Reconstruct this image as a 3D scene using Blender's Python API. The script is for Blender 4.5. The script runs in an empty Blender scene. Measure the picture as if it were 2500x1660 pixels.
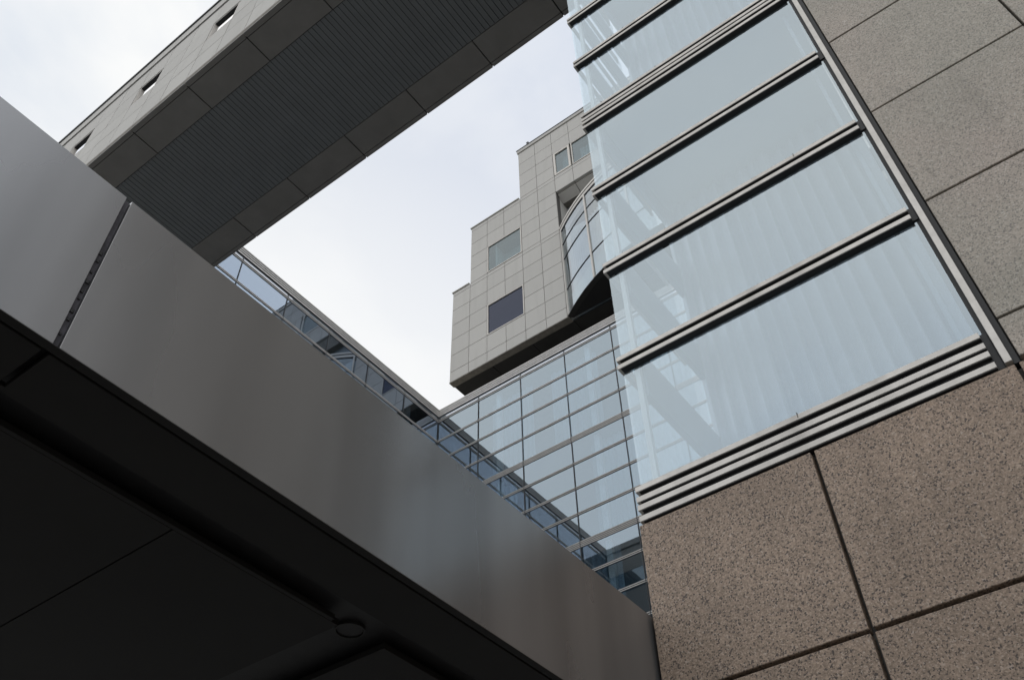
import bpy, math, random
from mathutils import Matrix, Vector
random.seed(7)
S = bpy.context.scene
COL = S.collection
EYE = 1.6

# ------------------------------------------------------------------ camera
cam_d = bpy.data.cameras.new('camera')
cam = bpy.data.objects.new('camera', cam_d)
COL.objects.link(cam)
S.camera = cam
F_PX, PITCH, ROLL, AZ = 2246.370, math.radians(47.09883), math.radians(-1.57490), math.radians(-54.26484)
cp, sp = math.cos(PITCH), math.sin(PITCH)
fwd = Vector((0, cp, sp)); up0 = Vector((0, -sp, cp)); ri0 = Vector((1, 0, 0))
cr, sr = math.cos(ROLL), math.sin(ROLL)
ri = cr * ri0 + sr * up0
upv = -sr * ri0 + cr * up0
uax = Vector((math.sin(AZ), math.cos(AZ), 0))                       # world +Y
vax = Vector((math.sin(AZ + math.pi / 2), math.cos(AZ + math.pi / 2), 0))   # world +X
def tw(w): return Vector((w.dot(vax), w.dot(uax), w.z))
M = Matrix((tw(ri), tw(upv), -tw(fwd))).transposed().to_4x4()
M.translation = Vector((0, 0, EYE))
cam.matrix_world = M
cam_d.sensor_width = 36.0
cam_d.lens = F_PX / 2500 * 36
cam_d.clip_start = 0.05
cam_d.clip_end = 3000

# ------------------------------------------------------------------ world (overcast sky)
SUN_AZ = math.radians(196)      # direction towards the sun, measured from +X towards +Y
SUN_EL = math.radians(38)
W = bpy.data.worlds.new('World'); S.world = W
W.use_nodes = True
nt = W.node_tree; nt.nodes.clear()
def nd(t, **k):
    n = nt.nodes.new(t)
    for a, b in k.items(): setattr(n, a, b)
    return n
wout = nd('ShaderNodeOutputWorld'); wbg = nd('ShaderNodeBackground')
sky = nd('ShaderNodeTexSky'); sky.sky_type = 'NISHITA'; sky.sun_disc = False
sky.sun_elevation = SUN_EL; sky.sun_rotation = math.pi / 2 - SUN_AZ
sky.air_density = 1.0; sky.dust_density = 3.0
tc = nd('ShaderNodeTexCoord')
mp = nd('ShaderNodeMapping'); mp.inputs['Scale'].default_value = (1.0, 1.0, 1.7); mp.inputs['Location'].default_value = (0.37, 0.12, 0.4)
nz = nd('ShaderNodeTexNoise'); nz.inputs['Scale'].default_value = 2.6; nz.inputs['Detail'].default_value = 7; nz.inputs['Roughness'].default_value = 0.5; nz.inputs['Distortion'].default_value = 0.25
rp = nd('ShaderNodeValToRGB')
rp.color_ramp.elements[0].position = 0.36; rp.color_ramp.elements[0].color = (0.44, 0.53, 0.69, 1)
rp.color_ramp.elements[1].position = 0.61; rp.color_ramp.elements[1].color = (0.95, 0.96, 0.96, 1)
e = rp.color_ramp.elements.new(0.48); e.color = (0.74, 0.79, 0.86, 1)
# a brighter veil of cloud low over the courtyard
dt = nd('ShaderNodeVectorMath', operation='DOT_PRODUCT'); dt.inputs[1].default_value = (0.52, 0.60, 0.60)
mr = nd('ShaderNodeMapRange', interpolation_type='SMOOTHSTEP')
mr.inputs['From Min'].default_value = 0.80; mr.inputs['From Max'].default_value = 1.0
mr.inputs['To Min'].default_value = 0.0; mr.inputs['To Max'].default_value = 0.85
mx2 = nd('ShaderNodeMix', data_type='RGBA'); mx2.inputs['B'].default_value = (0.985, 0.985, 0.975, 1)
dt3 = nd('ShaderNodeVectorMath', operation='DOT_PRODUCT'); dt3.inputs[1].default_value = (-0.80, 0.13, 0.58)
mr3 = nd('ShaderNodeMapRange', interpolation_type='SMOOTHSTEP')
mr3.inputs['From Min'].default_value = 0.84; mr3.inputs['From Max'].default_value = 0.99
mr3.inputs['To Min'].default_value = 0.0; mr3.inputs['To Max'].default_value = 0.55
mx4 = nd('ShaderNodeMix', data_type='RGBA'); mx4.inputs['B'].default_value = (0.44, 0.56, 0.69, 1)
dt2 = nd('ShaderNodeVectorMath', operation='DOT_PRODUCT'); dt2.inputs[1].default_value = (-0.36, 0.02, 0.93)
mr2 = nd('ShaderNodeMapRange', interpolation_type='SMOOTHSTEP')
mr2.inputs['From Min'].default_value = 0.78; mr2.inputs['From Max'].default_value = 1.0
mr2.inputs['To Min'].default_value = 0.0; mr2.inputs['To Max'].default_value = 0.65
dt4 = nd('ShaderNodeVectorMath', operation='DOT_PRODUCT'); dt4.inputs[1].default_value = (0.43, 0.12, 0.89)
mr4 = nd('ShaderNodeMapRange', interpolation_type='SMOOTHSTEP')
mr4.inputs['From Min'].default_value = 0.90; mr4.inputs['From Max'].default_value = 0.995
mr4.inputs['To Min'].default_value = 0.0; mr4.inputs['To Max'].default_value = 0.42
mx5 = nd('ShaderNodeMix', data_type='RGBA'); mx5.inputs['B'].default_value = (0.66, 0.71, 0.83, 1)
mx3 = nd('ShaderNodeMix', data_type='RGBA'); mx3.inputs['B'].default_value = (1.02, 1.03, 1.0, 1)
skm = nd('ShaderNodeMix', data_type='RGBA', blend_type='ADD'); skm.inputs['Factor'].default_value = 1.0
skv = nd('ShaderNodeVectorMath', operation='SCALE'); skv.inputs['Scale'].default_value = 0.004
nt.links.new(tc.outputs['Generated'], mp.inputs[0]); nt.links.new(mp.outputs[0], nz.inputs['Vector'])
nt.links.new(nz.outputs['Fac'], rp.inputs[0]); nt.links.new(tc.outputs['Generated'], dt.inputs[0])
nt.links.new(dt.outputs['Value'], mr.inputs['Value'])
nt.links.new(mr.outputs['Result'], mx2.inputs['Factor']); nt.links.new(rp.outputs['Color'], mx2.inputs['A'])
nt.links.new(sky.outputs[0], skv.inputs[0])
nt.links.new(tc.outputs['Generated'], dt2.inputs[0]); nt.links.new(dt2.outputs['Value'], mr2.inputs['Value'])
nt.links.new(mr2.outputs['Result'], mx3.inputs['Factor']); nt.links.new(tc.outputs['Generated'], dt3.inputs[0]); nt.links.new(dt3.outputs['Value'], mr3.inputs['Value'])
nt.links.new(mr3.outputs['Result'], mx4.inputs['Factor']); nt.links.new(mx2.outputs['Result'], mx4.inputs['A'])
nt.links.new(tc.outputs['Generated'], dt4.inputs[0]); nt.links.new(dt4.outputs['Value'], mr4.inputs['Value'])
nt.links.new(mr4.outputs['Result'], mx5.inputs['Factor']); nt.links.new(mx4.outputs['Result'], mx5.inputs['A'])
nt.links.new(mx5.outputs['Result'], mx3.inputs['A'])
nt.links.new(mx3.outputs['Result'], skm.inputs['A']); nt.links.new(skv.outputs[0], skm.inputs['B'])
nt.links.new(skm.outputs['Result'], wbg.inputs['Color'])
wbg.inputs['Strength'].default_value = 1.0
nt.links.new(wbg.outputs[0], wout.inputs[0])

# ------------------------------------------------------------------ sun behind the cloud
sd = bpy.data.lights.new('sun', 'SUN'); sd.energy = 1.5; sd.angle = math.radians(175); sd.color = (1.0, 0.965, 0.92)
so = bpy.data.objects.new('sun', sd); COL.objects.link(so)
sdir = Vector((math.cos(SUN_AZ) * math.cos(SUN_EL), math.sin(SUN_AZ) * math.cos(SUN_EL), math.sin(SUN_EL)))
so.rotation_euler = sdir.to_track_quat('Z', 'Y').to_euler()
so.location = (0, 0, 60)

S.view_settings.view_transform = 'Standard'
S.view_settings.look = 'None'
S.view_settings.exposure = 0.0
S.view_settings.gamma = 1.0
S.render.engine = 'CYCLES'
S.cycles.transparent_max_bounces = 24
S.cycles.max_bounces = 8
S.cycles.glossy_bounces = 5
S.cycles.sample_clamp_indirect = 6

# ------------------------------------------------------------------ materials
def new_mat(name):
    m = bpy.data.materials.new(name); m.use_nodes = True
    m.node_tree.nodes.clear()
    return m, m.node_tree
def N(t, ty, **k):
    n = t.nodes.new(ty)
    for a, b in k.items(): setattr(n, a, b)
    return n
def L(t, a, b): t.links.new(a, b)
def rgba(c): return (c[0], c[1], c[2], 1)

def mottled(name, base, var=0.12, scale=3.0, rough=0.6, metal=0.0, bump=0.0, bscale=60.0, stain=0.0, spec=0.5, stretch=(1, 1, 1), rvar=0.0, tone=0.0, refl_streak=0.0):
    m, t = new_mat(name)
    o = N(t, 'ShaderNodeOutputMaterial'); p = N(t, 'ShaderNodeBsdfPrincipled')
    c = N(t, 'ShaderNodeTexCoord'); mp = N(t, 'ShaderNodeMapping'); mp.inputs['Scale'].default_value = stretch
    L(t, c.outputs['Object'], mp.inputs[0])
    n1 = N(t, 'ShaderNodeTexNoise'); n1.inputs['Scale'].default_value = scale; n1.inputs['Detail'].default_value = 6; n1.inputs['Roughness'].default_value = 0.6
    L(t, mp.outputs[0], n1.inputs['Vector'])
    r = N(t, 'ShaderNodeMapRange'); r.inputs['From Min'].default_value = 0.25; r.inputs['From Max'].default_value = 0.75
    r.inputs['To Min'].default_value = 1 - var; r.inputs['To Max'].default_value = 1 + var
    L(t, n1.outputs['Fac'], r.inputs['Value'])
    s = N(t, 'ShaderNodeVectorMath', operation='SCALE'); s.inputs[0].default_value = base
    L(t, r.outputs[0], s.inputs['Scale'])
    col = s.outputs[0]
    if refl_streak > 0:  # soft vertical reflections painted into the base colour
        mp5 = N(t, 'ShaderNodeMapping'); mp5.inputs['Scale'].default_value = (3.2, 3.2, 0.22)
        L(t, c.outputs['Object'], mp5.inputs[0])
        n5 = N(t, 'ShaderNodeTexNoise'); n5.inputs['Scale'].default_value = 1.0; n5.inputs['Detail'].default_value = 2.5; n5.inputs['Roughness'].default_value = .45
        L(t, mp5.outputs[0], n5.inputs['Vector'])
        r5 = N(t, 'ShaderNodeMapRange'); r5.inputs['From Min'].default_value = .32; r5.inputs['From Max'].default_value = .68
        r5.inputs['To Min'].default_value = 1 - refl_streak; r5.inputs['To Max'].default_value = 1 + refl_streak
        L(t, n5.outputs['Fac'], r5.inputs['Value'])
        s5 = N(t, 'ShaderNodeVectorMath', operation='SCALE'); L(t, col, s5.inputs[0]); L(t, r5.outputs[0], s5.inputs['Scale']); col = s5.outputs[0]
    if stain > 0:
        # runs of dirt that hang down from edges: noise stretched along Z
        mp2 = N(t, 'ShaderNodeMapping'); mp2.inputs['Scale'].default_value = (2.2, 2.2, 0.18)
        L(t, c.outputs['Object'], mp2.inputs[0])
        n2 = N(t, 'ShaderNodeTexNoise'); n2.inputs['Scale'].default_value = 1.6; n2.inputs['Detail'].default_value = 5
        L(t, mp2.outputs[0], n2.inputs['Vector'])
        r2 = N(t, 'ShaderNodeMapRange'); r2.inputs['From Min'].default_value = 0.5; r2.inputs['From Max'].default_value = 0.75
        r2.inputs['To Min'].default_value = 0; r2.inputs['To Max'].default_value = stain
        L(t, n2.outputs['Fac'], r2.inputs['Value'])
        mx = N(t, 'ShaderNodeMix', data_type='RGBA'); mx.inputs['B'].default_value = (base[0] * .35, base[1] * .34, base[2] * .32, 1)
        L(t, r2.outputs[0], mx.inputs['Factor']); L(t, col, mx.inputs['A']); col = mx.outputs['Result']
    if tone > 0:
        at = N(t, 'ShaderNodeAttribute'); at.attribute_name = 'tone'
        ma = N(t, 'ShaderNodeMath', operation='MULTIPLY_ADD'); ma.inputs[1].default_value = tone; ma.inputs[2].default_value = 1
        L(t, at.outputs['Fac'], ma.inputs[0])
        sc = N(t, 'ShaderNodeVectorMath', operation='SCALE'); L(t, col, sc.inputs[0]); L(t, ma.outputs[0], sc.inputs['Scale']); col = sc.outputs[0]
    L(t, col, p.inputs['Base Color'])
    p.inputs['Roughness'].default_value = rough; p.inputs['Metallic'].default_value = metal
    p.inputs['Specular IOR Level'].default_value = spec
    if rvar > 0:
        n4 = N(t, 'ShaderNodeTexNoise'); n4.inputs['Scale'].default_value = 1.3; n4.inputs['Detail'].default_value = 4
        L(t, mp.outputs[0], n4.inputs['Vector'])
        r4 = N(t, 'ShaderNodeMapRange'); r4.inputs['From Min'].default_value = .3; r4.inputs['From Max'].default_value = .7
        r4.inputs['To Min'].default_value = rough - rvar; r4.inputs['To Max'].default_value = rough + rvar
        L(t, n4.outputs['Fac'], r4.inputs['Value']); L(t, r4.outputs[0], p.inputs['Roughness'])
    if bump > 0:
        n3 = N(t, 'ShaderNodeTexNoise'); n3.inputs['Scale'].default_value = bscale; n3.inputs['Detail'].default_value = 3
        L(t, mp.outputs[0], n3.inputs['Vector'])
        b = N(t, 'ShaderNodeBump'); b.inputs['Strength'].default_value = bump; b.inputs['Distance'].default_value = 0.01 if bscale > 5 else .06
        L(t, n3.outputs['Fac'], b.inputs['Height']); L(t, b.outputs[0], p.inputs['Normal'])
    L(t, p.outputs[0], o.inputs[0])
    return m

def granite(name, base, dark, light, scale=120.0, bump=0.6, contrast=1.0, cool=None, tone=.07):
    m, t = new_mat(name)
    o = N(t, 'ShaderNodeOutputMaterial'); p = N(t, 'ShaderNodeBsdfPrincipled'); c = N(t, 'ShaderNodeTexCoord')
    def noise(sc, det, ro=.6, vec=None):
        n = N(t, 'ShaderNodeTexNoise'); n.inputs['Scale'].default_value = sc; n.inputs['Detail'].default_value = det; n.inputs['Roughness'].default_value = ro
        L(t, vec or c.outputs['Object'], n.inputs['Vector']); return n
    # irregular crystal cells
    wv = noise(scale * .8, 2); ws = N(t, 'ShaderNodeVectorMath', operation='SCALE'); ws.inputs['Scale'].default_value = .9 / scale
    L(t, wv.outputs['Color'], ws.inputs[0]); wa = N(t, 'ShaderNodeVectorMath', operation='ADD'); L(t, c.outputs['Object'], wa.inputs[0]); L(t, ws.outputs[0], wa.inputs[1])
    v1 = N(t, 'ShaderNodeTexVoronoi'); v1.inputs['Scale'].default_value = scale; L(t, wa.outputs[0], v1.inputs['Vector'])
    sp = N(t, 'ShaderNodeSeparateColor'); L(t, v1.outputs['Color'], sp.inputs[0])
    r1 = N(t, 'ShaderNodeValToRGB'); cr = r1.color_ramp; k = contrast
    cr.elements[0].position = 0.0; cr.elements[0].color = rgba(dark)
    cr.elements[1].position = 1.0; cr.elements[1].color = rgba(light)
    for pos, mul in ((.10, None), (.17, 1 - .38 * k), (.45, 1 - .08 * k), (.78, 1 + .16 * k), (.90, 1 + .42 * k)):
        e = cr.elements.new(pos); e.color = rgba(dark if mul is None else [min(1, q * mul) for q in base])
    # clusters of mica drift the lookup darker / lighter
    cl = noise(scale * .33, 3); ma = N(t, 'ShaderNodeMath', operation='MULTIPLY_ADD'); ma.inputs[1].default_value = .55; ma.inputs[2].default_value = -.275
    L(t, cl.outputs['Fac'], ma.inputs[0]); ad = N(t, 'ShaderNodeMath', operation='ADD', use_clamp=True)
    L(t, sp.outputs[0], ad.inputs[0]); L(t, ma.outputs[0], ad.inputs[1]); L(t, ad.outputs[0], r1.inputs[0])
    # cloudy large-scale tone, run-off streaks and panel-to-panel tone
    n3 = noise(1.3, 6); r4 = N(t, 'ShaderNodeMapRange'); r4.inputs['From Min'].default_value = .3; r4.inputs['From Max'].default_value = .7; r4.inputs['To Min'].default_value = .86; r4.inputs['To Max'].default_value = 1.12
    L(t, n3.outputs['Fac'], r4.inputs['Value'])
    mp5 = N(t, 'ShaderNodeMapping'); mp5.inputs['Scale'].default_value = (5, 5, .35); L(t, c.outputs['Object'], mp5.inputs[0])
    n5 = noise(1.0, 4, .6, mp5.outputs[0]); r5 = N(t, 'ShaderNodeMapRange'); r5.inputs['From Min'].default_value = .55; r5.inputs['From Max'].default_value = .75; r5.inputs['To Min'].default_value = 1; r5.inputs['To Max'].default_value = .86
    L(t, n5.outputs['Fac'], r5.inputs['Value'])
    at = N(t, 'ShaderNodeAttribute'); at.attribute_name = 'tone'
    mt = N(t, 'ShaderNodeMath', operation='MULTIPLY_ADD'); mt.inputs[1].default_value = tone; mt.inputs[2].default_value = 1; L(t, at.outputs['Fac'], mt.inputs[0])
    m1 = N(t, 'ShaderNodeMath', operation='MULTIPLY'); L(t, r4.outputs[0], m1.inputs[0]); L(t, r5.outputs[0], m1.inputs[1])
    m2 = N(t, 'ShaderNodeMath', operation='MULTIPLY'); L(t, m1.outputs[0], m2.inputs[0]); L(t, mt.outputs[0], m2.inputs[1])
    s = N(t, 'ShaderNodeVectorMath', operation='SCALE'); L(t, r1.outputs[0], s.inputs[0]); L(t, m2.outputs[0], s.inputs['Scale']); col = s.outputs[0]
    if cool:
        n6 = noise(.7, 3); r6 = N(t, 'ShaderNodeMapRange'); r6.inputs['From Min'].default_value = .4; r6.inputs['From Max'].default_value = .62
        L(t, n6.outputs['Fac'], r6.inputs['Value'])
        mx = N(t, 'ShaderNodeMix', data_type='RGBA', blend_type='MULTIPLY'); mx.inputs['B'].default_value = rgba(cool)
        L(t, r6.outputs[0], mx.inputs['Factor']); L(t, col, mx.inputs['A']); col = mx.outputs['Result']
    L(t, col, p.inputs['Base Color'])
    p.inputs['Roughness'].default_value = 0.6; p.inputs['Specular IOR Level'].default_value = 0.35
    nb = noise(scale * .34, 5, .75)
    b = N(t, 'ShaderNodeBump'); b.inputs['Strength'].default_value = bump; b.inputs['Distance'].default_value = 0.008
    L(t, nb.outputs['Fac'], b.inputs['Height']); L(t, b.outputs[0], p.inputs['Normal'])
    L(t, p.outputs[0], o.inputs[0])
    return m

def glass(name, refl=0.45, tint=(0.7, 0.85, 0.9), rtint=(0.92, 0.97, 1.0), body=0.0, bodycol=(.5, .6, .65), wav=0.02):
    """coated facade glass: mirror layer over a tinted clear body"""
    m, t = new_mat(name)
    o = N(t, 'ShaderNodeOutputMaterial'); g = N(t, 'ShaderNodeBsdfGlossy'); tr = N(t, 'ShaderNodeBsdfTransparent')
    g.inputs['Roughness'].default_value = 0.015; g.inputs['Color'].default_value = rgba(rtint)
    tr.inputs['Color'].default_value = rgba(tint)
    under = tr.outputs[0]
    if body > 0:
        d = N(t, 'ShaderNodeBsdfDiffuse'); d.inputs['Color'].default_value = rgba(bodycol)
        mb = N(t, 'ShaderNodeMixShader'); mb.inputs[0].default_value = body
        L(t, tr.outputs[0], mb.inputs[1]); L(t, d.outputs[0], mb.inputs[2]); under = mb.outputs[0]
    lw = N(t, 'ShaderNodeLayerWeight'); lw.inputs['Blend'].default_value = 0.18
    mr = N(t, 'ShaderNodeMapRange'); mr.inputs['To Min'].default_value = refl; mr.inputs['To Max'].default_value = 1.0
    L(t, lw.outputs['Fresnel'], mr.inputs['Value'])
    mx = N(t, 'ShaderNodeMixShader'); L(t, mr.outputs[0], mx.inputs[0]); L(t, under, mx.inputs[1]); L(t, g.outputs[0], mx.inputs[2])
    ge = N(t, 'ShaderNodeNewGeometry'); tr2 = N(t, 'ShaderNodeBsdfTransparent'); mo = N(t, 'ShaderNodeMixShader')
    L(t, ge.outputs['Backfacing'], mo.inputs[0]); L(t, mx.outputs[0], mo.inputs[1]); L(t, tr2.outputs[0], mo.inputs[2])
    if wav > 0:
        c = N(t, 'ShaderNodeTexCoord'); n = N(t, 'ShaderNodeTexNoise'); n.inputs['Scale'].default_value = 0.9; n.inputs['Detail'].default_value = 1
        b = N(t, 'ShaderNodeBump'); b.inputs['Strength'].default_value = wav; b.inputs['Distance'].default_value = 0.1
        L(t, c.outputs['Object'], n.inputs['Vector']); L(t, n.outputs['Fac'], b.inputs['Height']); L(t, b.outputs[0], g.inputs['Normal'])
    L(t, mo.outputs[0], o.inputs[0])
    return m

M_STEEL = mottled('brushed_steel', (0.50, 0.475, 0.44), var=0.16, scale=9, rough=0.48, metal=0.35, stain=0.35, rvar=.1)
M_STEEL2 = mottled('facade_aluminium', (0.60, 0.58, 0.555), var=0.12, scale=5, rough=0.45, metal=0.1)
M_DARK = mottled('dark_gasket_and_shade', (0.012, 0.012, 0.013), var=0.2, scale=20, rough=0.6)
M_DARK2 = mottled('dark_mullion', (0.05, 0.052, 0.055), var=0.2, scale=20, rough=0.5)
M_GRAN = granite('brown_flamed_granite', (0.258, 0.194, 0.146), (0.072, 0.056, 0.048), (0.35, 0.29, 0.242), scale=135, bump=1.0, contrast=.78)
M_GRAN2 = granite('grey_granite', (0.355, 0.304, 0.259), (0.19, 0.168, 0.148), (0.45, 0.40, 0.36), scale=150, bump=.35, contrast=.42, cool=(.86, .915, .905))
M_STONE = mottled('tower_stone', (0.45, 0.437, 0.41), var=0.05, scale=22, rough=0.8, stain=0.10, tone=.05)
M_STONE_LIP = mottled('weathered_stone_edge', (0.22, 0.205, 0.18), var=0.3, scale=6, rough=0.85)
M_SOFF = mottled('dark_soffit_panel', (0.172, 0.165, 0.154), var=0.12, scale=2.0, rough=0.5, rvar=.1)
M_TSOFF = mottled('tower_soffit_panel', (0.045, 0.044, 0.043), var=0.15, scale=1.5, rough=0.7, spec=.2)
M_SOFF2 = mottled('slatted_soffit', (0.132, 0.140, 0.143), var=0.10, scale=2.0, rough=0.5)
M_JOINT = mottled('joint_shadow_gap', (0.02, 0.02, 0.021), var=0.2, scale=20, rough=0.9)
M_SJOINT = mottled('stone_joint_sealant', (0.085, 0.08, 0.075), var=0.2, scale=20, rough=0.9)
M_CANOPY = mottled('satin_canopy_panel', (0.250, 0.253, 0.258), refl_streak=.17, var=0.07, scale=1.5, rough=0.28, metal=0.8, stretch=(1, 1, .28), rvar=.08)
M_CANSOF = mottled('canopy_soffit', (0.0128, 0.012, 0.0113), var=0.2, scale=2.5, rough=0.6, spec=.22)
M_CHAN = mottled('soiled_joint_channel', (0.05, 0.047, 0.055), var=0.6, scale=26, rough=0.8)
M_RING = mottled('lamp_ring_metal', (0.022, 0.022, 0.021), var=0.1, scale=10, rough=0.5, metal=0.2, spec=.3)
M_WHITE = mottled('white_painted_steel', (0.80, 0.82, 0.80), var=0.05, scale=4, rough=0.4)
M_BEAM = mottled('grey_painted_beam', (0.30, 0.36, 0.41), var=0.05, scale=4, rough=0.5)
M_CURT = mottled('sheer_curtain', (0.46, 0.49, 0.53), var=0.08, scale=5, rough=0.9)
M_CURT2 = mottled('office_curtain', (0.36, 0.43, 0.47), var=0.25, scale=1.4, rough=0.9, stretch=(1, 3, .3))
M_INT = mottled('interior_wall', (0.24, 0.27, 0.29), var=0.2, scale=1, rough=0.9)
M_INT2 = mottled('pale_interior', (0.50, 0.56, 0.58), var=0.1, scale=1, rough=0.9)
M_GLASS_R = glass('pale_facade_glass', refl=0.33, tint=(0.63, 0.68, 0.71), rtint=(0.79, 0.885, 0.945), body=0.02, bodycol=(.60, .68, .70), wav=0)
M_GLASS_S = glass('side_glass', refl=0.03, tint=(0.78, 0.83, 0.86), body=0.0, wav=0)
M_GLASS_C = glass('blue_facade_glass', refl=0.31, tint=(0.40, 0.50, 0.57), rtint=(0.77, 0.89, 0.985), wav=.002)
M_GLASS_L = glass('courtyard_glass', refl=0.40, tint=(0.42, 0.48, 0.52), rtint=(0.64, 0.76, .93), wav=0)
M_GLASS_SP = glass('spandrel_glass', refl=0.36, tint=(.3, .35, .4), rtint=(0.85, 0.9, .98), body=.6, bodycol=(.22, .25, .28), wav=0)
M_GLASS_T = glass('grey_window_glass', refl=0.15, tint=(0.40, 0.48, 0.50), rtint=(0.80, 0.90, .94), wav=0)
M_GLASS_BAY = glass('bay_glass', refl=0.24, tint=(0.70, 0.76, 0.77), rtint=(0.84, 0.90, .95), wav=0)
M_GLASS_W = glass('bright_window_glass', refl=0.62, tint=(0.3, 0.35, 0.4), rtint=(1.0, 1.0, 1.0), wav=0)
M_GLASS_B = glass('dark_blue_window_glass', refl=0.045, tint=(0.16, 0.18, 0.23), rtint=(0.70, 0.76, 1.0), wav=0)
M_FRAME = mottled('pale_window_frame', (0.52, 0.49, 0.45), var=0.05, scale=8, rough=0.5, metal=.2)
M_PAVE = mottled('paving', (0.22, 0.215, 0.205), var=0.15, scale=1.5, rough=0.85, bump=.3)

# ------------------------------------------------------------------ mesh helpers
class MB:
    def __init__(s): s.v = []; s.f = []; s.tone = {}
    def box(s, x0, x1, y0, y1, z0, z1, bev=0.0):
        x0, x1 = min(x0, x1), max(x0, x1); y0, y1 = min(y0, y1), max(y0, y1); z0, z1 = min(z0, z1), max(z0, z1)
        if bev > 0:
            return s.bbox(x0, x1, y0, y1, z0, z1, bev)
        b = len(s.v)
        s.v += [(x, y, z) for z in (z0, z1) for y in (y0, y1) for x in (x0, x1)]
        for q in ((0, 2, 3, 1), (4, 5, 7, 6), (0, 1, 5, 4), (2, 6, 7, 3), (0, 4, 6, 2), (1, 3, 7, 5)):
            s.f.append(tuple(b + i for i in q))
        return s
    def bbox(s, x0, x1, y0, y1, z0, z1, d):
        """box with chamfered edges (24-vertex chamfer)"""
        d = min(d, (x1 - x0) * .45, (y1 - y0) * .45, (z1 - z0) * .45)
        b = len(s.v); idx = {}
        for i, X in enumerate((x0, x1)):
            for j, Y in enumerate((y0, y1)):
                for k, Z in enumerate((z0, z1)):
                    sx, sy, sz = (1, -1)[i], (1, -1)[j], (1, -1)[k]
                    for a in range(3):
                        p = [X + sx * d, Y + sy * d, Z + sz * d]
                        p[a] = (X, Y, Z)[a]
                        idx[(i, j, k, a)] = len(s.v); s.v.append(tuple(p))
        def quad(c, want):
            pts = [Vector(s.v[q]) for q in c]
            n = (pts[1] - pts[0]).cross(pts[2] - pts[1])
            if n.dot(Vector(want)) < 0: c = c[::-1]
            s.f.append(tuple(c))
        for i in (0, 1): quad([idx[(i, 0, 0, 0)], idx[(i, 1, 0, 0)], idx[(i, 1, 1, 0)], idx[(i, 0, 1, 0)]], ((-1, 1)[i], 0, 0))
        for j in (0, 1): quad([idx[(0, j, 0, 1)], idx[(1, j, 0, 1)], idx[(1, j, 1, 1)], idx[(0, j, 1, 1)]], (0, (-1, 1)[j], 0))
        for k in (0, 1): quad([idx[(0, 0, k, 2)], idx[(1, 0, k, 2)], idx[(1, 1, k, 2)], idx[(0, 1, k, 2)]], (0, 0, (-1, 1)[k]))
        for i in (0, 1):
            for j in (0, 1): quad([idx[(i, j, 0, 0)], idx[(i, j, 1, 0)], idx[(i, j, 1, 1)], idx[(i, j, 0, 1)]], ((-1, 1)[i], (-1, 1)[j], 0))
            for k in (0, 1): quad([idx[(i, 0, k, 0)], idx[(i, 1, k, 0)], idx[(i, 1, k, 2)], idx[(i, 0, k, 2)]], ((-1, 1)[i], 0, (-1, 1)[k]))
        for j in (0, 1):
            for k in (0, 1): quad([idx[(0, j, k, 1)], idx[(1, j, k, 1)], idx[(1, j, k, 2)], idx[(0, j, k, 2)]], (0, (-1, 1)[j], (-1, 1)[k]))
        for i in (0, 1):
            for j in (0, 1):
                for k in (0, 1): quad([idx[(i, j, k, 0)], idx[(i, j, k, 1)], idx[(i, j, k, 2)]], ((-1, 1)[i], (-1, 1)[j], (-1, 1)[k]))
        return s
    def prism(s, pts, z0, z1):
        """vertical prism over a convex/simple plan outline"""
        n = len(pts); b = len(s.v)
        ar = sum(pts[i][0] * pts[(i + 1) % n][1] - pts[(i + 1) % n][0] * pts[i][1] for i in range(n))
        if ar < 0: pts = pts[::-1]
        s.v += [(p[0], p[1], z0) for p in pts] + [(p[0], p[1], z1) for p in pts]
        s.f.append(tuple(b + i for i in range(n - 1, -1, -1))); s.f.append(tuple(b + n + i for i in range(n)))
        for i in range(n):
            j = (i + 1) % n
            s.f.append((b + i, b + j, b + n + j, b + n + i))
        return s
    def profile_y(s, prof, y0, y1):
        """extrude an (x,z) outline along Y"""
        n = len(prof); b = len(s.v)
        ar = sum(prof[i][0] * prof[(i + 1) % n][1] - prof[(i + 1) % n][0] * prof[i][1] for i in range(n))
        if ar > 0: prof = prof[::-1]
        s.v += [(p[0], y0, p[1]) for p in prof] + [(p[0], y1, p[1]) for p in prof]
        s.f.append(tuple(b + i for i in range(n - 1, -1, -1))); s.f.append(tuple(b + n + i for i in range(n)))
        for i in range(n):
            j = (i + 1) % n
            s.f.append((b + i, b + j, b + n + j, b + n + i))
        return s
    def build(s, name, mat, parent=None, label=None, kind=None, smooth=False):
        me = bpy.data.meshes.new(name)
        off = Vector(parent_world(parent)) if parent else Vector((0, 0, 0))
        me.from_pydata([(x - off.x, y - off.y, z + EYE - off.z) for x, y, z in s.v], [], s.f)
        me.update()
        if s.tone:
            at = me.attributes.new('tone', 'FLOAT', 'FACE')
            for i in range(len(s.f)): at.data[i].value = s.tone.get(i, 0.0)
        if smooth:
            for p in me.polygons: p.use_smooth = True
        o = bpy.data.objects.new(name, me); COL.objects.link(o)
        me.materials.append(mat)
        if parent: o.parent = parent
        if label: o['label'] = label
        if kind: o['kind'] = kind
        return o
def parent_world(o):
    p = Vector((0, 0, 0))
    while o is not None:
        p += o.location; o = o.parent
    return p
def thing(name, loc, label, cat):
    o = bpy.data.objects.new(name, None); COL.objects.link(o)
    o.location = loc; o.empty_display_size = 0.5
    o['label'] = label; o['category'] = cat
    return o
def box(name, mat, parent, *a, **k):
    bev = k.pop('bev', 0.0)
    return MB().box(*a, bev=bev).build(name, mat, parent, **k)

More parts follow.
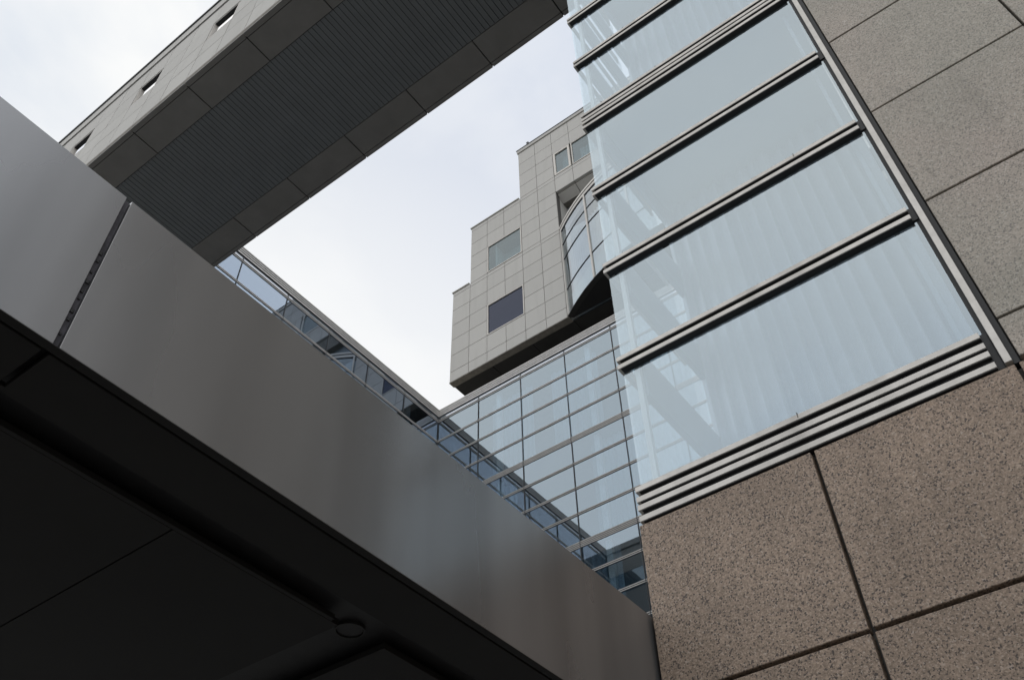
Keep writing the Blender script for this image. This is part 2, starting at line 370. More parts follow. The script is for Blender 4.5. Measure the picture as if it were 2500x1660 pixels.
def frame_x(mb, x0, x1, ya, yb, za, zb, t):
    """rectangular frame lying in an X = const wall (outer size given)"""
    mb.box(x0, x1, ya, ya + t, za, zb); mb.box(x0, x1, yb - t, yb, za, zb)
    mb.box(x0, x1, ya + t, yb - t, za, za + t); mb.box(x0, x1, ya + t, yb - t, zb - t, zb)
def panels_x(mb, x0, x1, ys, zs, gap=0.02, skip=None, bev=0.006):
    """stone panels in an X = const wall: x0 is the face, x1 the back"""
    ys = sorted(ys); zs = sorted(zs)
    for i in range(len(ys) - 1):
        for k in range(len(zs) - 1):
            if zs[k + 1] - zs[k] < 3 * gap or ys[i + 1] - ys[i] < 3 * gap: continue
            if skip and skip((ys[i] + ys[i + 1]) / 2, (zs[k] + zs[k + 1]) / 2): continue
            j = random.uniform(-.0012, .0012); f0 = len(mb.f); tn = random.gauss(0, .45)
            mb.box(x0 + j, x1, ys[i] + gap / 2, ys[i + 1] - gap / 2, zs[k] + gap / 2, zs[k + 1] - gap / 2, bev=bev)
            for q in range(f0, len(mb.f)): mb.tone[q] = max(-1, min(1, tn))

# ================================================================== ground
g = MB(); b = 900
g.v = [(-b, -b, -EYE), (b, -b, -EYE), (b, b, -EYE), (-b, b, -EYE)]; g.f = [(0, 1, 2, 3)]
o = g.build('ground', M_PAVE); o['kind'] = 'structure'

# ================================================================== RIGHT BUILDING (granite base + glazed bay), face X = 3.8
RX = 3.80
RY = 1.88
BOT = 3.015
rb = thing('granite_building', (RX, 0, 0), 'brown and grey granite building at the right with a pale glazed bay banded in steel', 'building')
gr = MB()
ys = [1.918, 0.889, -0.125, -1.113] + [-2.1 - i for i in range(15)]
panels_x(gr, RX, RX + .06, ys, [-1.6, -0.99, 0.01, 1.005, 2.003, 3.002], gap=.021, bev=.003)
gr.box(RX + .0, RX + 3.2, 1.8125, 1.907, -1.6, 1.98)      # return of the corner slab
gr.box(RX + .0, RX + 3.2, 1.8125, 1.907, 2.0, 3.0)
# trim the overlap: the return starts behind the face panels
gr.v = [(RX + .0605 if (i >= len(gr.v) - 16 and abs(v[0] - RX) < 1e-6) else v[0], v[1], v[2]) for i, v in enumerate(gr.v)]
gr.build('granite_base', M_GRAN, rb, label='brown flamed granite base panels')
gu = MB()
panels_x(gu, RX + .004, RX + .06, [-0.146, -1.113] + [-2.1 - i for i in range(15)], [3.02, 3.285, 4.28, 5.281, 6.28, 7.28, 8.28, 9.28, 10.28, 11.28, 12.28, 13.28, 14.28, 15.28, 16.28, 17.28, 18.28, 19.9], gap=.016, bev=.003)
gu.build('granite_wall', M_GRAN2, rb, label='grey granite wall panels beside the glazing')
MB().box(RX + .062, RX + .30, -16.1, 1.81, -1.6, 3.0).box(RX + .062, RX + .30, -16.1, -.146, 3.0, 19.9).build('joint_backing', M_SJOINT, rb)

GX = RX + 0.034          # glass plane
# band list: (bottom of lowest bar, number of bars)
doubles = [4.203, 5.19, 6.18, 8.405, 9.395, 10.39, 12.61, 13.6, 14.6, 16.82, 17.81, 18.8]
quads = [3.014, 7.226, 11.43, 15.64, 19.7]
Y0, Y1 = -0.047, 1.902
edges = []               # (z_bottom, z_top) of every band
def bars(name, zb, n):
    m = MB(); dk = MB()
    if n == 2: segs = [(0, .036), (.071, .107)]
    else: segs = [(0, .036), (.074, .110), (.130, .166), (.201, .237)]
    for a, c in segs: m.box(RX - .002, GX - .006, Y0, Y1, zb + a, zb + c, bev=.002)
    # short returns round the corner
    for a, c in segs: m.box(GX - .0065, GX + 1.15, Y1 - .02, Y1 - .0005, zb + a + .0005, zb + c - .0005)
    top = segs[-1][1]
    for a, c in segs: dk.box(RX + .002, GX - .0105, Y0 + .001, Y1 - .022, zb + a - .005, zb + a - .0006)  # black caps below the bars: shade of their undersides put into colour
    dk.box(GX - .010, GX + .02, Y0 - .03, Y1 - .021, zb - .003, zb + top - .001)
    if n == 4: pass
    o1 = m.build(name, M_STEEL, rb)
    dk.build('gasket_and_shade', M_DARK, o1)
    edges.append((zb - .003, zb + top))
for z in quads[:-1]: bars('steel_band', z, 4)
for z in doubles: bars('steel_band', z, 2)
edges.sort()
# glass panes between bands, front and side
zt = [e[1] for e in edges]; zb_ = [e[0] for e in edges] + [19.9]
for i in range(len(edges)):
    lo = edges[i][1]; hi = edges[i + 1][0] if i + 1 < len(edges) else 19.9
    box('glass_pane', M_GLASS_R, rb, GX, GX + .012, -.06, RY, lo - .001, hi + .001)
    box('side_glass_pane', M_GLASS_S, rb, GX + .014, 5.0, RY - .012, RY - .002, lo - .001, hi + .001)
# vertical steel mullion at the right of the glazing
box('mullion', M_STEEL, rb, RX - .004, GX, -.117, -.083, BOT, 19.9, bev=.002)
MB().box(GX + .001, GX + .06, -.145, -.048, BOT - .01, 19.9).box(RX + .02, GX, -.145, -.1175, BOT - .008, 19.9).build('mullion_channel', M_DARK, rb)
# interior: corner post, rails in the side wall, sheer curtain, floors
box('corner_post', M_WHITE, rb, 3.862, 3.898, 1.778, 1.812, 3.0, 19.8)
k = 0
for (ez0, ez1) in edges:
    if ez1 < 3.5: continue
    zc = ez0 - .225 + .012
    m = box('side_rail', M_BEAM, rb, 3.91, 5.0, 1.76, 1.80, zc, zc + .38 if ez1 - ez0 < .2 else ez1 + .05)
for z in (3.02, 7.25, 11.46, 15.66):
    box('floor_slab', M_INT2, rb, GX + .03, 7.0, -.05, 1.855, z, z + .2)
box('roof_slab', M_INT2, rb, RX + .0, 7.0, -.05, 1.9, 19.9, 19.98)
# pleated sheer curtain behind the glass, hung near the back
cu = MB(); PER = .128; NS = 8; n = int(1.84 / PER * NS)
SHAPE = (0, .16, .34, .52, .70, .88, 1.0, .55)        # soft saw-shaped folds
rc = random.Random(11); amp = [rc.uniform(.065, .115) for _ in range(n // NS + 2)]; shf = [rc.uniform(-.012, .012) for _ in range(n // NS + 2)]
for (a, c) in ((3.23, 7.22), (7.47, 11.42), (11.67, 15.63), (15.88, 19.88)):
    b0 = len(cu.v)
    for i in range(n + 1):
        f = i // NS
        y = -.04 + i * PER / NS + shf[f] * math.sin(math.pi * (i % NS) / NS)
        x = 4.98 + amp[f] * SHAPE[i % NS]
        cu.v.append((x, y, a)); cu.v.append((x + .012 * math.sin(f * 1.7), y + .01 * math.sin(f * 2.3), c))
    for i in range(n):
        q = b0 + 2 * i
        cu.f.append((q, q + 1, q + 3, q + 2))
cu.build('curtain', M_CURT, rb, smooth=True)
box('interior_wall', M_INT2, rb, 5.15, 5.25, -.04, 1.85, 3.23, 19.88)
box('interior_frame', M_BEAM, rb, 3.93, 3.96, .02, .045, 3.22, 19.88)
box('side_wall', M_GRAN2, rb, 5.26, 9.0, 1.70, 1.84, -1.6, 19.9)
MB().box(RX + .31, 9.0, -16.1, -.15, -1.6, 19.9).build('core_wall', M_STONE, rb)
# little sealant drips on the steel, one per joint
for (y, z0, z1) in ((.901, 3.226, 3.262), (.385, 5.27, 5.305), (1.12, 7.46, 7.475), (1.45, 8.51, 8.525), (1.32, 8.51, 8.523), (1.68, 7.46, 7.476)):
    box('sealant_mark', M_SJOINT, rb, RX - .0035, RX + .01, y - .0022, y + .0022, z0, z1)

# ================================================================== COURTYARD BUILDING: curtain walls C (X = 20) and L (Y = 18.04)
CX, LY, TOPZ = 20.0, 18.04, 24.74
cb = thing('glass_building', (CX, LY, 0), 'blue glazed courtyard building with thin steel bands meeting at an inner corner below the tower', 'building')
cm_y = [18.04, 16.04, 14.05, 12.07, 10.07, 8.07, 6.07, 4.07, 2.07, 0.07]
lm_x = [20.0, 18.0, 16.0, 14.0, 11.98, 9.96, 7.96]
# band centres
bands = []      # (z_bottom, z_top, bars)
def storey(zq):     # zq = top of quad band
    pass
for zq in (20.10, 15.98, 11.86, 7.74, 3.62):
    bands.append((zq - .10, zq + .10, 4))
    for kk in (1, 2, 3):
        bands.append((zq + .115 + kk * .985 - .03, zq + .115 + kk * .985 + .052, 2))
bands.append((24.17, 24.27, 2))
bands = sorted(bands)
bands = [q for q in bands if q[1] < 24.3]
# drop the duplicate just under the top band
def bar_segs(b):
    if b[2] == 2: return [(b[0], b[0] + .023), (b[1] - .023, b[1])]
    w = (b[1] - b[0])
    return [(b[0] + w * f, b[0] + w * f + .026) for f in (0, .29, .58, .87)]
for b in bands:
    m = MB(); dk = MB()
    for a, c in bar_segs(b):
        m.box(CX - .024, CX - .012, 0.0, LY - .0305, a, c)
    dk.box(CX - .0115, CX + .01, 0.0, LY - .02, b[0] - .016, b[1] + .012)
    o1 = m.build('transom', M_STEEL2, cb); dk.build('gasket_and_shade', M_DARK2, o1)
    if b[0] > 19:
        m = MB(); dk = MB()
        for a, c in bar_segs(b): m.box(7.9, CX - .0125, LY - .024, LY - .012, a, c)
        dk.box(7.9, CX - .0125, LY - .0115, LY + .01, b[0] - .0125, b[1] + .0125)
        o1 = m.build('transom', M_STEEL2, cb); dk.build('gasket_and_shade', M_DARK2, o1)
for y in cm_y[1:]:
    box('mullion', M_DARK2, cb, CX - .030, CX - .0116, y - .011, y + .011, 0, 24.40)
box('mullion', M_DARK2, cb, CX - .028, CX - .013, LY - .03, LY - .013, 0, 24.40)
for x in lm_x[1:]:
    box('mullion', M_DARK2, cb, x - .011, x + .011, LY - .030, LY - .0116, 13, 24.40)
zz = [0.0] + [v for b in bands for v in (b[0] - .012, b[1] + .012)] + [24.42]
rows = [(zz[i], zz[i + 1]) for i in range(0, len(zz), 2)]
stuffC = MB(); stuffL = MB()
for ri_, (a, c) in enumerate(rows):
    if c - a < .05: continue
    for i in range(len(cm_y) - 1):
        mt = M_GLASS_SP if a > 24.2 else M_GLASS_C
        tl = random.uniform(-.0018, .0018)
        if a > 11.9 and i < 7:
            gp = MB().box(CX + tl, CX + .008 + tl, cm_y[i + 1] + .0115, cm_y[i] - (.03 if i == 0 else .0115), a, c)
            t1, t2 = random.uniform(-.0012, .0012), random.uniform(-.0012, .0012)      # each pane sits very slightly out of true
            gp.v = [(x + (t1 if q >= 4 else 0) + (t2 if q % 4 >= 2 else 0), y, z) for q, (x, y, z) in enumerate(gp.v)]
            gp.build('glass_pane', mt, cb)
        else:
            stuffC.box(CX, CX + .008, cm_y[i + 1] + .0115, cm_y[i] - (.03 if i == 0 else .0115), a, c)
    for i in range(len(lm_x) - 1):
        mt = M_GLASS_SP if a > 24.2 else M_GLASS_L
        if a > 19.9: box('glass_pane', mt, cb, lm_x[i + 1] + .0115, lm_x[i] - .0115 - (.015 if i == 0 else 0), LY, LY + .008, a, c)
        else: stuffL.box(lm_x[i + 1] + .0115, lm_x[i] - .0115 - (.015 if i == 0 else 0), LY, LY + .008, a, c)
stuffC.build('lower_glazing', M_GLASS_C, cb, kind='stuff'); stuffL.build('lower_glazing', M_GLASS_L, cb, kind='stuff')
# cornice: four thin steel steps
m = MB(); dk = MB()
for j, (a, c, pr) in enumerate(((24.44, 24.50, .05), (24.53, 24.58, .065), (24.61, 24.66, .08), (24.69, 24.74, .095))):
    m.box(CX - pr, CX + .02, 0, LY - pr, a, c)
    m.box(7.9, CX + .02, LY - pr, LY + .02, a + .0006, c - .0006)
o1 = m.build('cornice', M_STEEL2, cb)
dk.box(CX - .01, CX + .015, 0, LY - .0305, 24.43, 24.735); dk.box(7.9, CX + .0145, LY - .03, LY + .015, 24.4302, 24.7352)
dk.build('cornice_groove', M_DARK2, o1)
# rooms behind the glass
def pleats_y(mb, x, y0, y1, z0, z1, per, amp, n):
    b0 = len(mb.v)
    for i in range(n + 1):
        y = y0 + (y1 - y0) * i / n
        d = amp * math.sin(2 * math.pi * y / per) + amp * .6 * math.sin(2 * math.pi * y / (per * 2.7) + 1)
        mb.v.append((x + d, y, z0)); mb.v.append((x + d, y, z1))
    for i in range(n):
        q = b0 + 2 * i; mb.f.append((q, q + 1, q + 3, q + 2))
for zf in (20.10, 15.98, 11.86, 7.74, 3.62):
    box('floor_slab', M_INT, cb, CX + .02, CX + 6, 0, LY - .02, zf - .12, zf + .12)
    box('floor_slab', M_INT, cb, 8.0, CX + 6, LY + .02, LY + 8, zf - .12, zf + .12)
rnd = random.Random(3)
for zf in (19.97 - 4.12 + .26, 20.23, 12.0, 7.87):
    y = 17.8
    while y > 1:
        w = rnd.uniform(.9, 2.1)
        if rnd.random() < .72:
            m = MB(); pleats_y(m, CX + .35, y - w, y, zf, zf + 3.7, .21, .035, int(w * 44)); m.build('curtain', M_CURT2, cb)
        y -= w + rnd.uniform(.1, .9)
for y in (15.2, 11.2, 7.2, 3.2):
    box('column', M_WHITE, cb, CX + .15, CX + .30, y - .10, y + .10, -1.6, 24.2)
for x in (18.6, 13.0):
    box('column', M_INT2, cb, x - .1, x + .1, LY + .3, LY + .5, -1.6, 24.2)
MB().box(CX + 2.6, CX + 2.7, 0, LY + 5, -1.6, 24.2).build('interior_wall', M_INT, cb)
MB().box(8, CX + 2.59, LY + 2.4, LY + 2.5, -1.6, 24.2).build('interior_wall', M_INT, cb)
MB().box(CX + .021, 36, -4, LY + 14, 24.28, 24.72).box(7.92, CX + .02, LY + .021, LY + 14, 24.28, 24.7205).build('roof', M_STONE_LIP, cb)
MB().box(8, 36, LY + 13.8, LY + 14, -1.6, 24.28).build('back_wall', M_STONE, cb)

# ================================================================== SKYBRIDGE
BX0, BX1, BZ = 3.82, 7.90, 20.0
sk = thing('skybridge', (BX0, 0, 0), 'grey stone clad skybridge with slatted dark underside crossing high at the upper left', 'skybridge')
YA, YB = -6.0, 34.0
win_y = [(a, a + 1) for a in (-4, -1, 2, 5, 8, 11, 14, 17, 20, 23, 26)]
def in_win(y, z): return 22.2 < z < 23.25 and any(a < y < b for a, b in win_y)
m = MB(); ysb = [float(i) for i in range(int(YA), int(YB) + 1)]
panels_x(m, BX0, BX0 + .05, ysb, [20.2, 21.27, 22.23, 23.25, 24.40], gap=.022, skip=in_win, bev=.004)
m.build('stone_cladding', M_STONE, sk)
m = MB()
# backing wall with window openings left free
for a, b_ in zip([YA] + [w[1] for w in win_y], [w[0] for w in win_y] + [YB]):
    m.box(BX0 + .045 + .006, BX0 + .16, a, b_, 22.23, 23.25)
m.box(BX0 + .051, BX0 + .16, YA, YB, 20.1, 22.23); m.box(BX0 + .051, BX0 + .16, YA, YB, 23.25, 24.40)
m.build('joint_backing', M_SJOINT, sk)
# chamfered foot of the side wall
MB().profile_y([(BX0 + .03, 20.01), (BX0 + .10, 20.01), (BX0 + .10, 20.185), (BX0 - .004, 20.185), (BX0 - .004, 20.10)], YA, YB).build('foot_moulding', M_STONE_LIP, sk)
m = MB()
for i in range(int(YA), int(YB)):
    m.box(BX0 - .03, BX0 + .06, i + .006, i + .994, 24.46, 25.02)
m.build('parapet', M_STONE, sk)
MB().box(BX0 + .0, BX0 + .16, YA, YB, 24.402, 24.458).box(BX0 - .07, BX0 + .2, YA, YB, 25.022, 25.10).box(BX0 + .0605, BX0 + .16, YA, YB, 24.4585, 25.021).build('parapet_capping', M_DARK2, sk)
for (a, b_) in win_y:
    w = MB(); frame_x(w, BX0 + .012, BX0 + .10, a + .02, b_ - .02, 22.25, 23.23, .03)
    wo = w.build('window', M_FRAME, sk)
    box('pane', M_GLASS_W, wo, BX0 + .070, BX0 + .078, a + .051, b_ - .051, 22.281, 23.199)
    box('window_head_shade', M_DARK, wo, BX0 + .014, BX0 + .069, a + .051, b_ - .051, 23.185, 23.199)  # black strip painting the shade on the underside of the window head
MB().box(BX0 + .6, BX0 + .7, YA, YB, 20.3, 24.3).build('interior_wall', M_INT, sk)
MB().box(BX1 - .12, BX1 - .02, YA, LY - .08, 20.2, 24.40).build('far_wall', M_STONE, sk)
m = MB()
for i in range(int(YA), 18):
    m.box(BX1 - .02, BX1 + .0, i + .008, i + .992, 20.1, 22.2); m.box(BX1 - .02, BX1 + .0, i + .008, i + .992, 23.25, 24.3)
m.build('far_cladding', M_STONE, sk)
w = MB()
for i in range(int(YA), 18, 2): w.box(BX1 - .015, BX1 - .006, i + .02, i + 1.98, 22.22, 23.23)
w.build('far_glazing', M_GLASS_C, sk)
MB().box(BX1 - .1, BX1 + .05, YA, LY - .08, 24.42, 24.70).build('far_parapet', M_STONE, sk)
MB().box(BX0 + .17, BX1 - .13, YA, YB, 24.41, 24.6).build('roof', M_STONE_LIP, sk)
# underside
for i in range(int(YA / 2), int(LY / 2) + 4):
    y0, y1 = 2 * i + .014, 2 * i + 1.986
    box('soffit_panel', M_SOFF, sk, 3.967, 4.655, y0, y1, BZ, BZ + .05, bev=.004)
    box('edge_panel', M_SOFF, sk, 3.83, 3.953, y0, y1, BZ, BZ + .045, bev=.004)
    if y0 < LY - .2:
        y1b = min(y1, LY - .1)
        box('soffit_panel', M_SOFF, sk, 7.108, 7.782, y0, y1b, BZ, BZ + .05, bev=.004)
        box('edge_panel', M_SOFF, sk, 7.797, 7.90, y0, y1b, BZ, BZ + .045, bev=.004)
m = MB(); y = YA
while y < 26:
    m.box(4.67, 7.095, y + .006, y + .1273, BZ + .012, BZ + .03, bev=.003); y += .13333
m.build('slatted_soffit', M_SOFF2, sk)
MB().box(3.84, 7.89, YA, 26, BZ + .052, BZ + .09).build('soffit_backing', M_JOINT, sk)
# small stub on the bridge roof edge
MB().box(BX0 - .05, BX0 - .02, 13.28, 13.36, 25.101, 25.19).box(BX0 - .055, BX0 - .015, 13.27, 13.37, 25.19, 25.21).build('roof_stub', M_DARK2, sk)

# ================================================================== TOWER, face X = 20.5
TX = 20.5
tw_ = thing('stone_tower', (TX, 0, 0), 'pale grey stone tower with stepped roofline and curved bay', 'building')
Zs_hi = [36.33, 36.585, 37.52, 38.5, 39.49, 40.49]
def zrow(z0): return [z0 - .25, z0]      # narrow course
zlist = [26.72, 27.29, 28.28, 29.26, 30.22, 31.2, 32.19, 32.43, 33.4, 34.37, 35.33, 36.33, 36.585, 37.52, 38.5, 39.49, 40.49]
yj = [18.0, 17.0, 16.03, 15.04, 14.06, 13.06, 12.07]
def sk_t(y, z):
    if z > 36.585 and y > 14.06: return True
    if z > 32.43 and y > 17.0: return True
    if 14.06 < y < 16.03 and (32.43 < z < 34.37 or 28.28 < z < 30.22): return True
    return False
m = MB(); panels_x(m, TX, TX + .05, yj, zlist, gap=.02, skip=sk_t, bev=.004)
# above the recess: panels right of the joint at 12.07
wins_top = [(11.09, 12.05), (8.75, 11.03), (7.2, 8.7)]
def sk_r(y, z):
    return 36.585 < z < 38.5
panels_x(m, TX, TX + .05, [12.07, 11.06, 10.05, 9.04, 8.03, 7.02, 6.0, 5.0, 4.0, 3.0, 2.0], [35.33, 36.33, 36.585, 37.52, 38.5, 39.49, 40.49], gap=.02, skip=sk_r, bev=.004)
panels_x(m, TX, TX + .05, [2.0, 1.0, 0.0, -1, -2, -3, -4], zlist, gap=.02, bev=.004)
panels_x(m, TX, TX + .05, [7.02, 6.0, 5.0, 4.0, 3.0, 2.0], [36.585, 37.52, 38.5], gap=.02, bev=.004)
m.build('stone_cladding', M_STONE, tw_)
m = MB()
b0, b1 = TX + .0505, TX + .3
m.box(b0, b1, 16.03, 17.99, 26.72, 32.42); m.box(b0, b1, 16.03, 16.99, 32.4201, 36.57)
for (a, c) in ((26.72, 28.28), (30.22, 32.43), (34.37, 36.57)): m.box(b0, b1, 14.06, 16.03, a, c)
m.box(b0, b1, 12.07, 14.06, 26.72, 40.48)
m.box(b0, b1, -4, 12.07, 38.5, 40.48); m.box(b0, b1, -4, 12.07, 35.35, 36.6); m.box(b0, b1, -4, 7.1, 36.6, 38.5); m.box(b0, b1, -4, 2.0, 26.72, 35.35)
m.build('joint_backing', M_SJOINT, tw_)
# body behind
MB().box(TX + .9, 33, -4, 14.04, 26.8, 40.4).box(TX + .9, 33, 14.041, 16.98, 26.8, 36.5).box(TX + .9, 33, 16.981, 17.97, 26.8, 32.35).build('body_wall', M_INT, tw_)
m = MB()
for (a, c, z0, z1) in ((13.9, 14.04, 32.43, 40.48), (16.85, 16.98, 32.43, 36.57), (17.86, 17.99, 26.72, 32.42)):
    m.box(TX + .301, 33, a, c, z0, z1)
m.build('side_wall', M_STONE, tw_)
# copings
m = MB()
m.box(TX - .05, TX + .4, -4, 14.10, 40.52, 40.74, bev=.01); m.box(TX - .045, TX + .4, 14.11, 17.04, 36.60, 36.66); m.box(TX - .045, TX + .4, 17.05, 18.04, 32.445, 32.505)
m.box(TX + .401, 33, 13.9, 14.1, 40.52, 40.74); m.box(TX + .401, 33, 16.85, 17.04, 36.6, 36.66); m.box(TX + .401, 33, 17.86, 18.04, 32.445, 32.505)
m.build('coping', M_STONE, tw_)
MB().box(TX - .075, TX + .42, -4.01, 14.125, 40.742, 40.78).build('coping_cap', M_DARK2, tw_)
MB().box(TX - .06, TX - .0, 13.37, 13.47, 40.782, 40.92).box(TX - .075, TX + .02, 13.355, 13.485, 40.921, 40.96).build('roof_stub', M_DARK2, tw_)
# soffit under the overhang
m = MB(); m.box(TX - .012, TX + .30, 12.0, 18.0, 26.665, 26.715); m.build('soffit_edge', M_STONE_LIP, tw_)
m = MB()
for i in range(11):
    for j in range(7):
        m.box(TX + .31 + j * 1.8, TX + .31 + j * 1.8 + 1.775, 17.98 - (i + 1) * 2.0, 17.98 - i * 2.0 - .025, 26.68, 26.715)
m.build('soffit_panels', M_TSOFF, tw_)
MB().box(TX + .302, 33, -4, 17.97, 26.716, 26.76).build('soffit_backing', M_JOINT, tw_)
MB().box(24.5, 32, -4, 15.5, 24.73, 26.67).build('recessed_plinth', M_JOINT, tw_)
# square windows
def t_window(a, c, z0, z1, gm, lab=None, t=.05, dep=.03):
    w = MB(); frame_x(w, TX - .012, TX + .14, a + .016, c - .016, z0 + .016, z1 - .016, t)
    wo = w.build('window', M_FRAME, tw_, label=lab)
    box('pane', gm, wo, TX + dep, TX + dep + .012, a + t, c - t, z0 + t, z1 - t)
    return wo
t_window(14.06, 16.03, 32.44, 34.37, M_GLASS_T, 'grey square window beside the middle step')
t_window(14.06, 16.03, 28.28, 30.22, M_GLASS_B, 'dark blue square window in the lower wall')
MB().box(TX + .16, TX + .85, 14.2, 14.25, 32.45, 34.3).box(TX + .80, TX + .86, 14.1, 16.0, 32.45, 34.3).box(TX + .16, TX + .79, 15.6, 15.65, 32.45, 34.3).build('blind', M_INT2, tw_)
wo = t_window(11.09, 12.055, 36.60, 38.49, M_GLASS_T, None, .11, .04)
t_window(8.75, 11.03, 36.60, 38.49, M_GLASS_T, None, .05, .04)
t_window(7.15, 8.69, 36.60, 38.49, M_GLASS_T, None, .09, .04)
m = MB(); pleats_y(m, TX + .35, 11.1, 11.75, 36.6, 38.3, .16, .03, 60); pleats_y(m, TX + .35, 8.8, 10.7, 36.6, 38.1, .16, .03, 160); m.build('window_curtain', M_CURT2, tw_)
# recess head mouldings above the bay
m = MB()
for (a, c) in ((11.085, 12.05), (9.07, 11.055), (7.06, 9.04), (5.05, 7.03), (3.04, 5.02), (2.02, 3.01)):
    m.profile_y([(TX + .0, 35.345), (TX + .14, 35.345), (TX + .14, 35.31), (TX + .0, 35.31)], a, c)
    m.profile_y([(TX + .16, 35.35), (TX + .55, 35.35), (TX + .55, 34.98), (TX + .16, 35.25)], a, c)
m.build('recess_moulding', M_STONE, tw_)
MB().box(TX + .15, TX + 2.2, 2.0, 12.06, 35.355, 35.5).box(TX + .56, TX + 2.2, 2.01, 12.05, 35.05, 35.35).build('recess_soffit', M_STONE_LIP, tw_)
MB().box(TX + .301, TX + 2.2, 12.062, 12.2, 26.8, 35.34).build('recess_side_wall', M_STONE, tw_)
MB().box(TX + 2.2, TX + 2.4, 2, 12.06, 26.8, 35.34).build('recess_back_wall', M_STONE_LIP, tw_)
# curved glass bay
BCx, BCy, BR = 27.816, 6.963, 8.911
def arc(r, a0, a1, n): return [(BCx - r * math.cos(a0 + (a1 - a0) * i / n), BCy + r * math.sin(a0 + (a1 - a0) * i / n)) for i in range(n + 1)]
A0, A1 = math.radians(-34.6), math.radians(34.6)
bay = MB()
def arc_band(mb, r0, r1, z0, z1, a0=A0, a1=A1, n=36):
    outer = arc(r1, a0, a1, n); inner = arc(r0, a0, a1, n)
    b0 = len(mb.v)
    for (p, q) in zip(outer, inner):
        mb.v += [(p[0], p[1], z0), (p[0], p[1], z1), (q[0], q[1], z1), (q[0], q[1], z0)]
    for i in range(n):
        a = b0 + 4 * i
        for j in range(4):
            k = (j + 1) % 4
            mb.f.append((a + j, a + k, a + 4 + k, a + 4 + j))
    e = b0 + 4 * n
    mb.f += [(b0, b0 + 3, b0 + 2, b0 + 1), (e, e + 1, e + 2, e + 3)]
bt = MB(); arc_band(bt, BR - .25, BR + .02, 32.12, 32.28); arc_band(bt, BR - .25, BR + .04, 32.33, 32.45)
bo = bt.build('bay_cornice', M_FRAME, tw_)
bl = MB()
for z in (28.20, 30.15, 31.14): arc_band(bl, BR - .05, BR + .008, z - .012, z + .012)
arc_band(bl, BR - .05, BR + .012, 32.28, 32.33); arc_band(bl, BR - .05, BR + .012, 32.08, 32.12)
bl.build('bay_transom', M_DARK2, tw_)
angs = [math.radians(v) for v in (34.2, 21.0, 7.0, -7.0, -21.0, -34.2)]
for a in angs:
    mm = MB(); arc_band(mm, BR - .06, BR + .03, 26.72, 32.12, a - .0045, a + .0045, 1)
    mm.build('bay_mullion', M_FRAME, tw_)
zr = [26.75, 28.187, 30.137, 31.127, 32.08]; zr0 = [26.75, 28.213, 30.163, 31.153]
for i in range(5):
    for (z0, z1) in zip(zr0, zr[1:]):
        mm = MB(); arc_band(mm, BR - .03, BR - .018, z0, z1, angs[i + 1] + .005, angs[i] - .005, 10)
        mm.build('bay_pane', M_GLASS_BAY, tw_)
mm = MB(); arc_band(mm, BR - .21, BR + .012, 26.68, 26.72); mm.build('bay_sill', M_TSOFF, tw_)
mm = MB(); mm.prism([(p[0], p[1]) for p in arc(BR - .215, A0, A1, 36)], 26.684, 26.70); mm.build('bay_soffit', M_JOINT, tw_)
mm = MB(); mm.prism([(p[0], p[1]) for p in arc(BR - .26, A0, A1, 30)], 32.3, 32.4); mm.build('bay_roof', M_STONE_LIP, tw_)
# curtain and spandrel behind the bay glass
mm = MB(); n = 400; b0 = len(mm.v)
for i in range(n + 1):
    a = A0 + (A1 - A0) * i / n; r = BR - .35 + .03 * math.sin(a * BR * 2 * math.pi / .17)
    x, y = BCx - r * math.cos(a), BCy + r * math.sin(a); mm.v += [(x, y, 28.2), (x, y, 31.1)]
for i in range(n): q = b0 + 2 * i; mm.f.append((q, q + 2, q + 3, q + 1))
mm.build('bay_curtain', M_CURT, tw_)
mm = MB(); arc_band(mm, BR - .30, BR - .26, 26.73, 28.12); mm.build('bay_spandrel', M_INT2, tw_)

# ================================================================== CANOPY in the foreground
CY = 1.922
cz0, cz1 = .926 * CY, 1.2765 * CY
cn = thing('canopy', (0, CY, 0), 'dark grey metal clad canopy beam sweeping across the lower left foreground', 'canopy')
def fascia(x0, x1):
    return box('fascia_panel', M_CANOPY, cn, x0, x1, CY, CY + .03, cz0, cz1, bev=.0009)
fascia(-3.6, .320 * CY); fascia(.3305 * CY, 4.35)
# bolted joint channel between the panels
m = MB(); m.box(.3203 * CY, .3302 * CY, CY + .014, CY + .0305, cz0 + .001, cz1 - .0006)
ch = m.build('joint_channel', M_CHAN, cn)
m = MB()
for i, fz in enumerate((.08, .17, .22, .30, .345, .41, .47, .55, .60)):
    z = cz0 + (cz1 - cz0) * fz; x = (.3253 + .0006 * (1 if i % 2 else -1)) * CY; r = .004 + .0014 * (i % 3)
    m.prism([(x + r * math.cos(t * math.pi / 3), CY + .0125 + .0022 * math.sin(t * math.pi / 3)) for t in range(6)], z - r, z + r)
m.build('bolt', M_DARK, ch)
# top plate
MB().box(-3.6, 4.35, CY + .031, CY + 3.0, cz1 - .03, cz1 - .004).build('top_plate', M_CANOPY, cn)
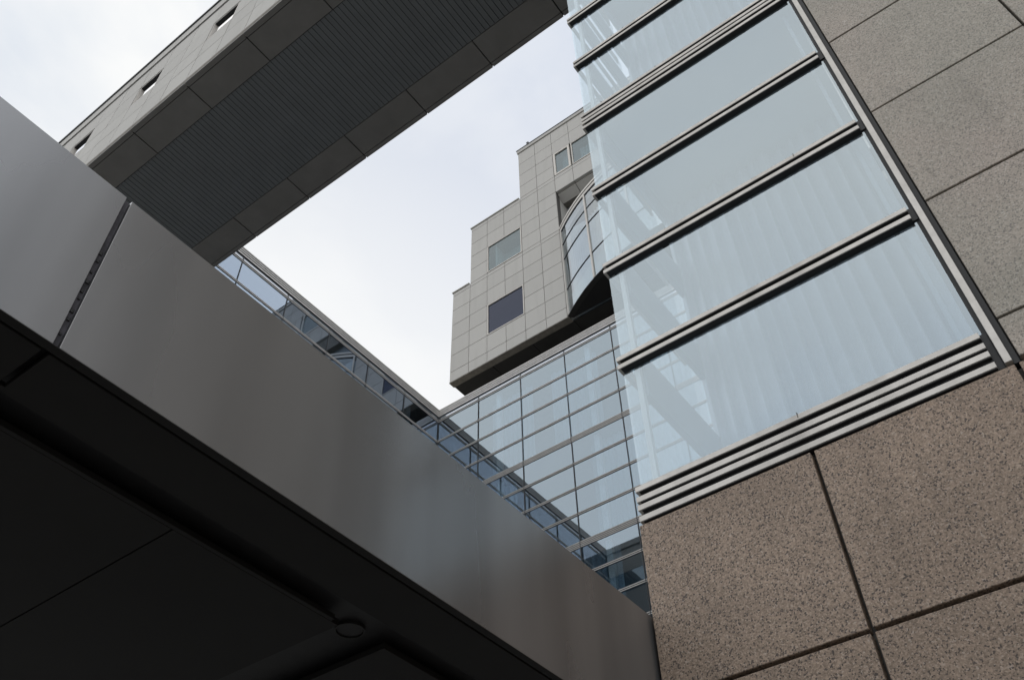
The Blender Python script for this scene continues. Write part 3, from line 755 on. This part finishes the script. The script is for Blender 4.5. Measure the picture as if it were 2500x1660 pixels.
# underside: trim strips, panels, groove, ring fitting
zc = cz0
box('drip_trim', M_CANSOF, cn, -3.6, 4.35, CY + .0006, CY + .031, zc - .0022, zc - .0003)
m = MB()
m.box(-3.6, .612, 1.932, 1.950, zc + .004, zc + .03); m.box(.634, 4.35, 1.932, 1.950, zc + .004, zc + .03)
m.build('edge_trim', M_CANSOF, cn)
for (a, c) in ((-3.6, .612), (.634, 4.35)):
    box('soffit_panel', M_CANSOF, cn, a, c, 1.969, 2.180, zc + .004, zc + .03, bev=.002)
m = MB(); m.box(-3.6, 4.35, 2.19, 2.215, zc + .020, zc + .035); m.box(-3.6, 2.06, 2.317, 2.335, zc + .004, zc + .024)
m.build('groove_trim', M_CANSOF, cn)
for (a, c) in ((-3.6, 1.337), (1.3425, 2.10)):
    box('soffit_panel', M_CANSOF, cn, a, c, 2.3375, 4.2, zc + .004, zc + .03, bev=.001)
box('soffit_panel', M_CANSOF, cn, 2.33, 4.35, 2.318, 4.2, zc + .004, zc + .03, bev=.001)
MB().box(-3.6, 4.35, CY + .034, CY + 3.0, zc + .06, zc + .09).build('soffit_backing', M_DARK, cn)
# ring shaped light fitting
rg = MB(); RC = (2.205, 2.385); n = 40
def ringz(mb, r0, r1, z0, z1):
    b0 = len(mb.v)
    for i in range(n):
        t = 2 * math.pi * i / n; c_, s_ = math.cos(t), math.sin(t)
        mb.v += [(RC[0] + r0 * c_, RC[1] + r0 * s_, z0), (RC[0] + r1 * c_, RC[1] + r1 * s_, z0), (RC[0] + r1 * c_, RC[1] + r1 * s_, z1), (RC[0] + r0 * c_, RC[1] + r0 * s_, z1)]
    for i in range(n):
        a = b0 + 4 * i; c = b0 + 4 * ((i + 1) % n)
        for j in range(4):
            k = (j + 1) % 4
            mb.f.append((a + j, c + j, c + k, a + k))
ringz(rg, .052, .058, zc + .044, zc + .0595)
rg.build('downlight_ring', M_RING, cn)
lens = MB(); lens.prism([(RC[0] + .0495 * math.cos(t * math.pi / 12), RC[1] + .0495 * math.sin(t * math.pi / 12)) for t in range(24)], zc + .050, zc + .058)
lens.build('downlight_lens', M_DARK, cn)
# support behind
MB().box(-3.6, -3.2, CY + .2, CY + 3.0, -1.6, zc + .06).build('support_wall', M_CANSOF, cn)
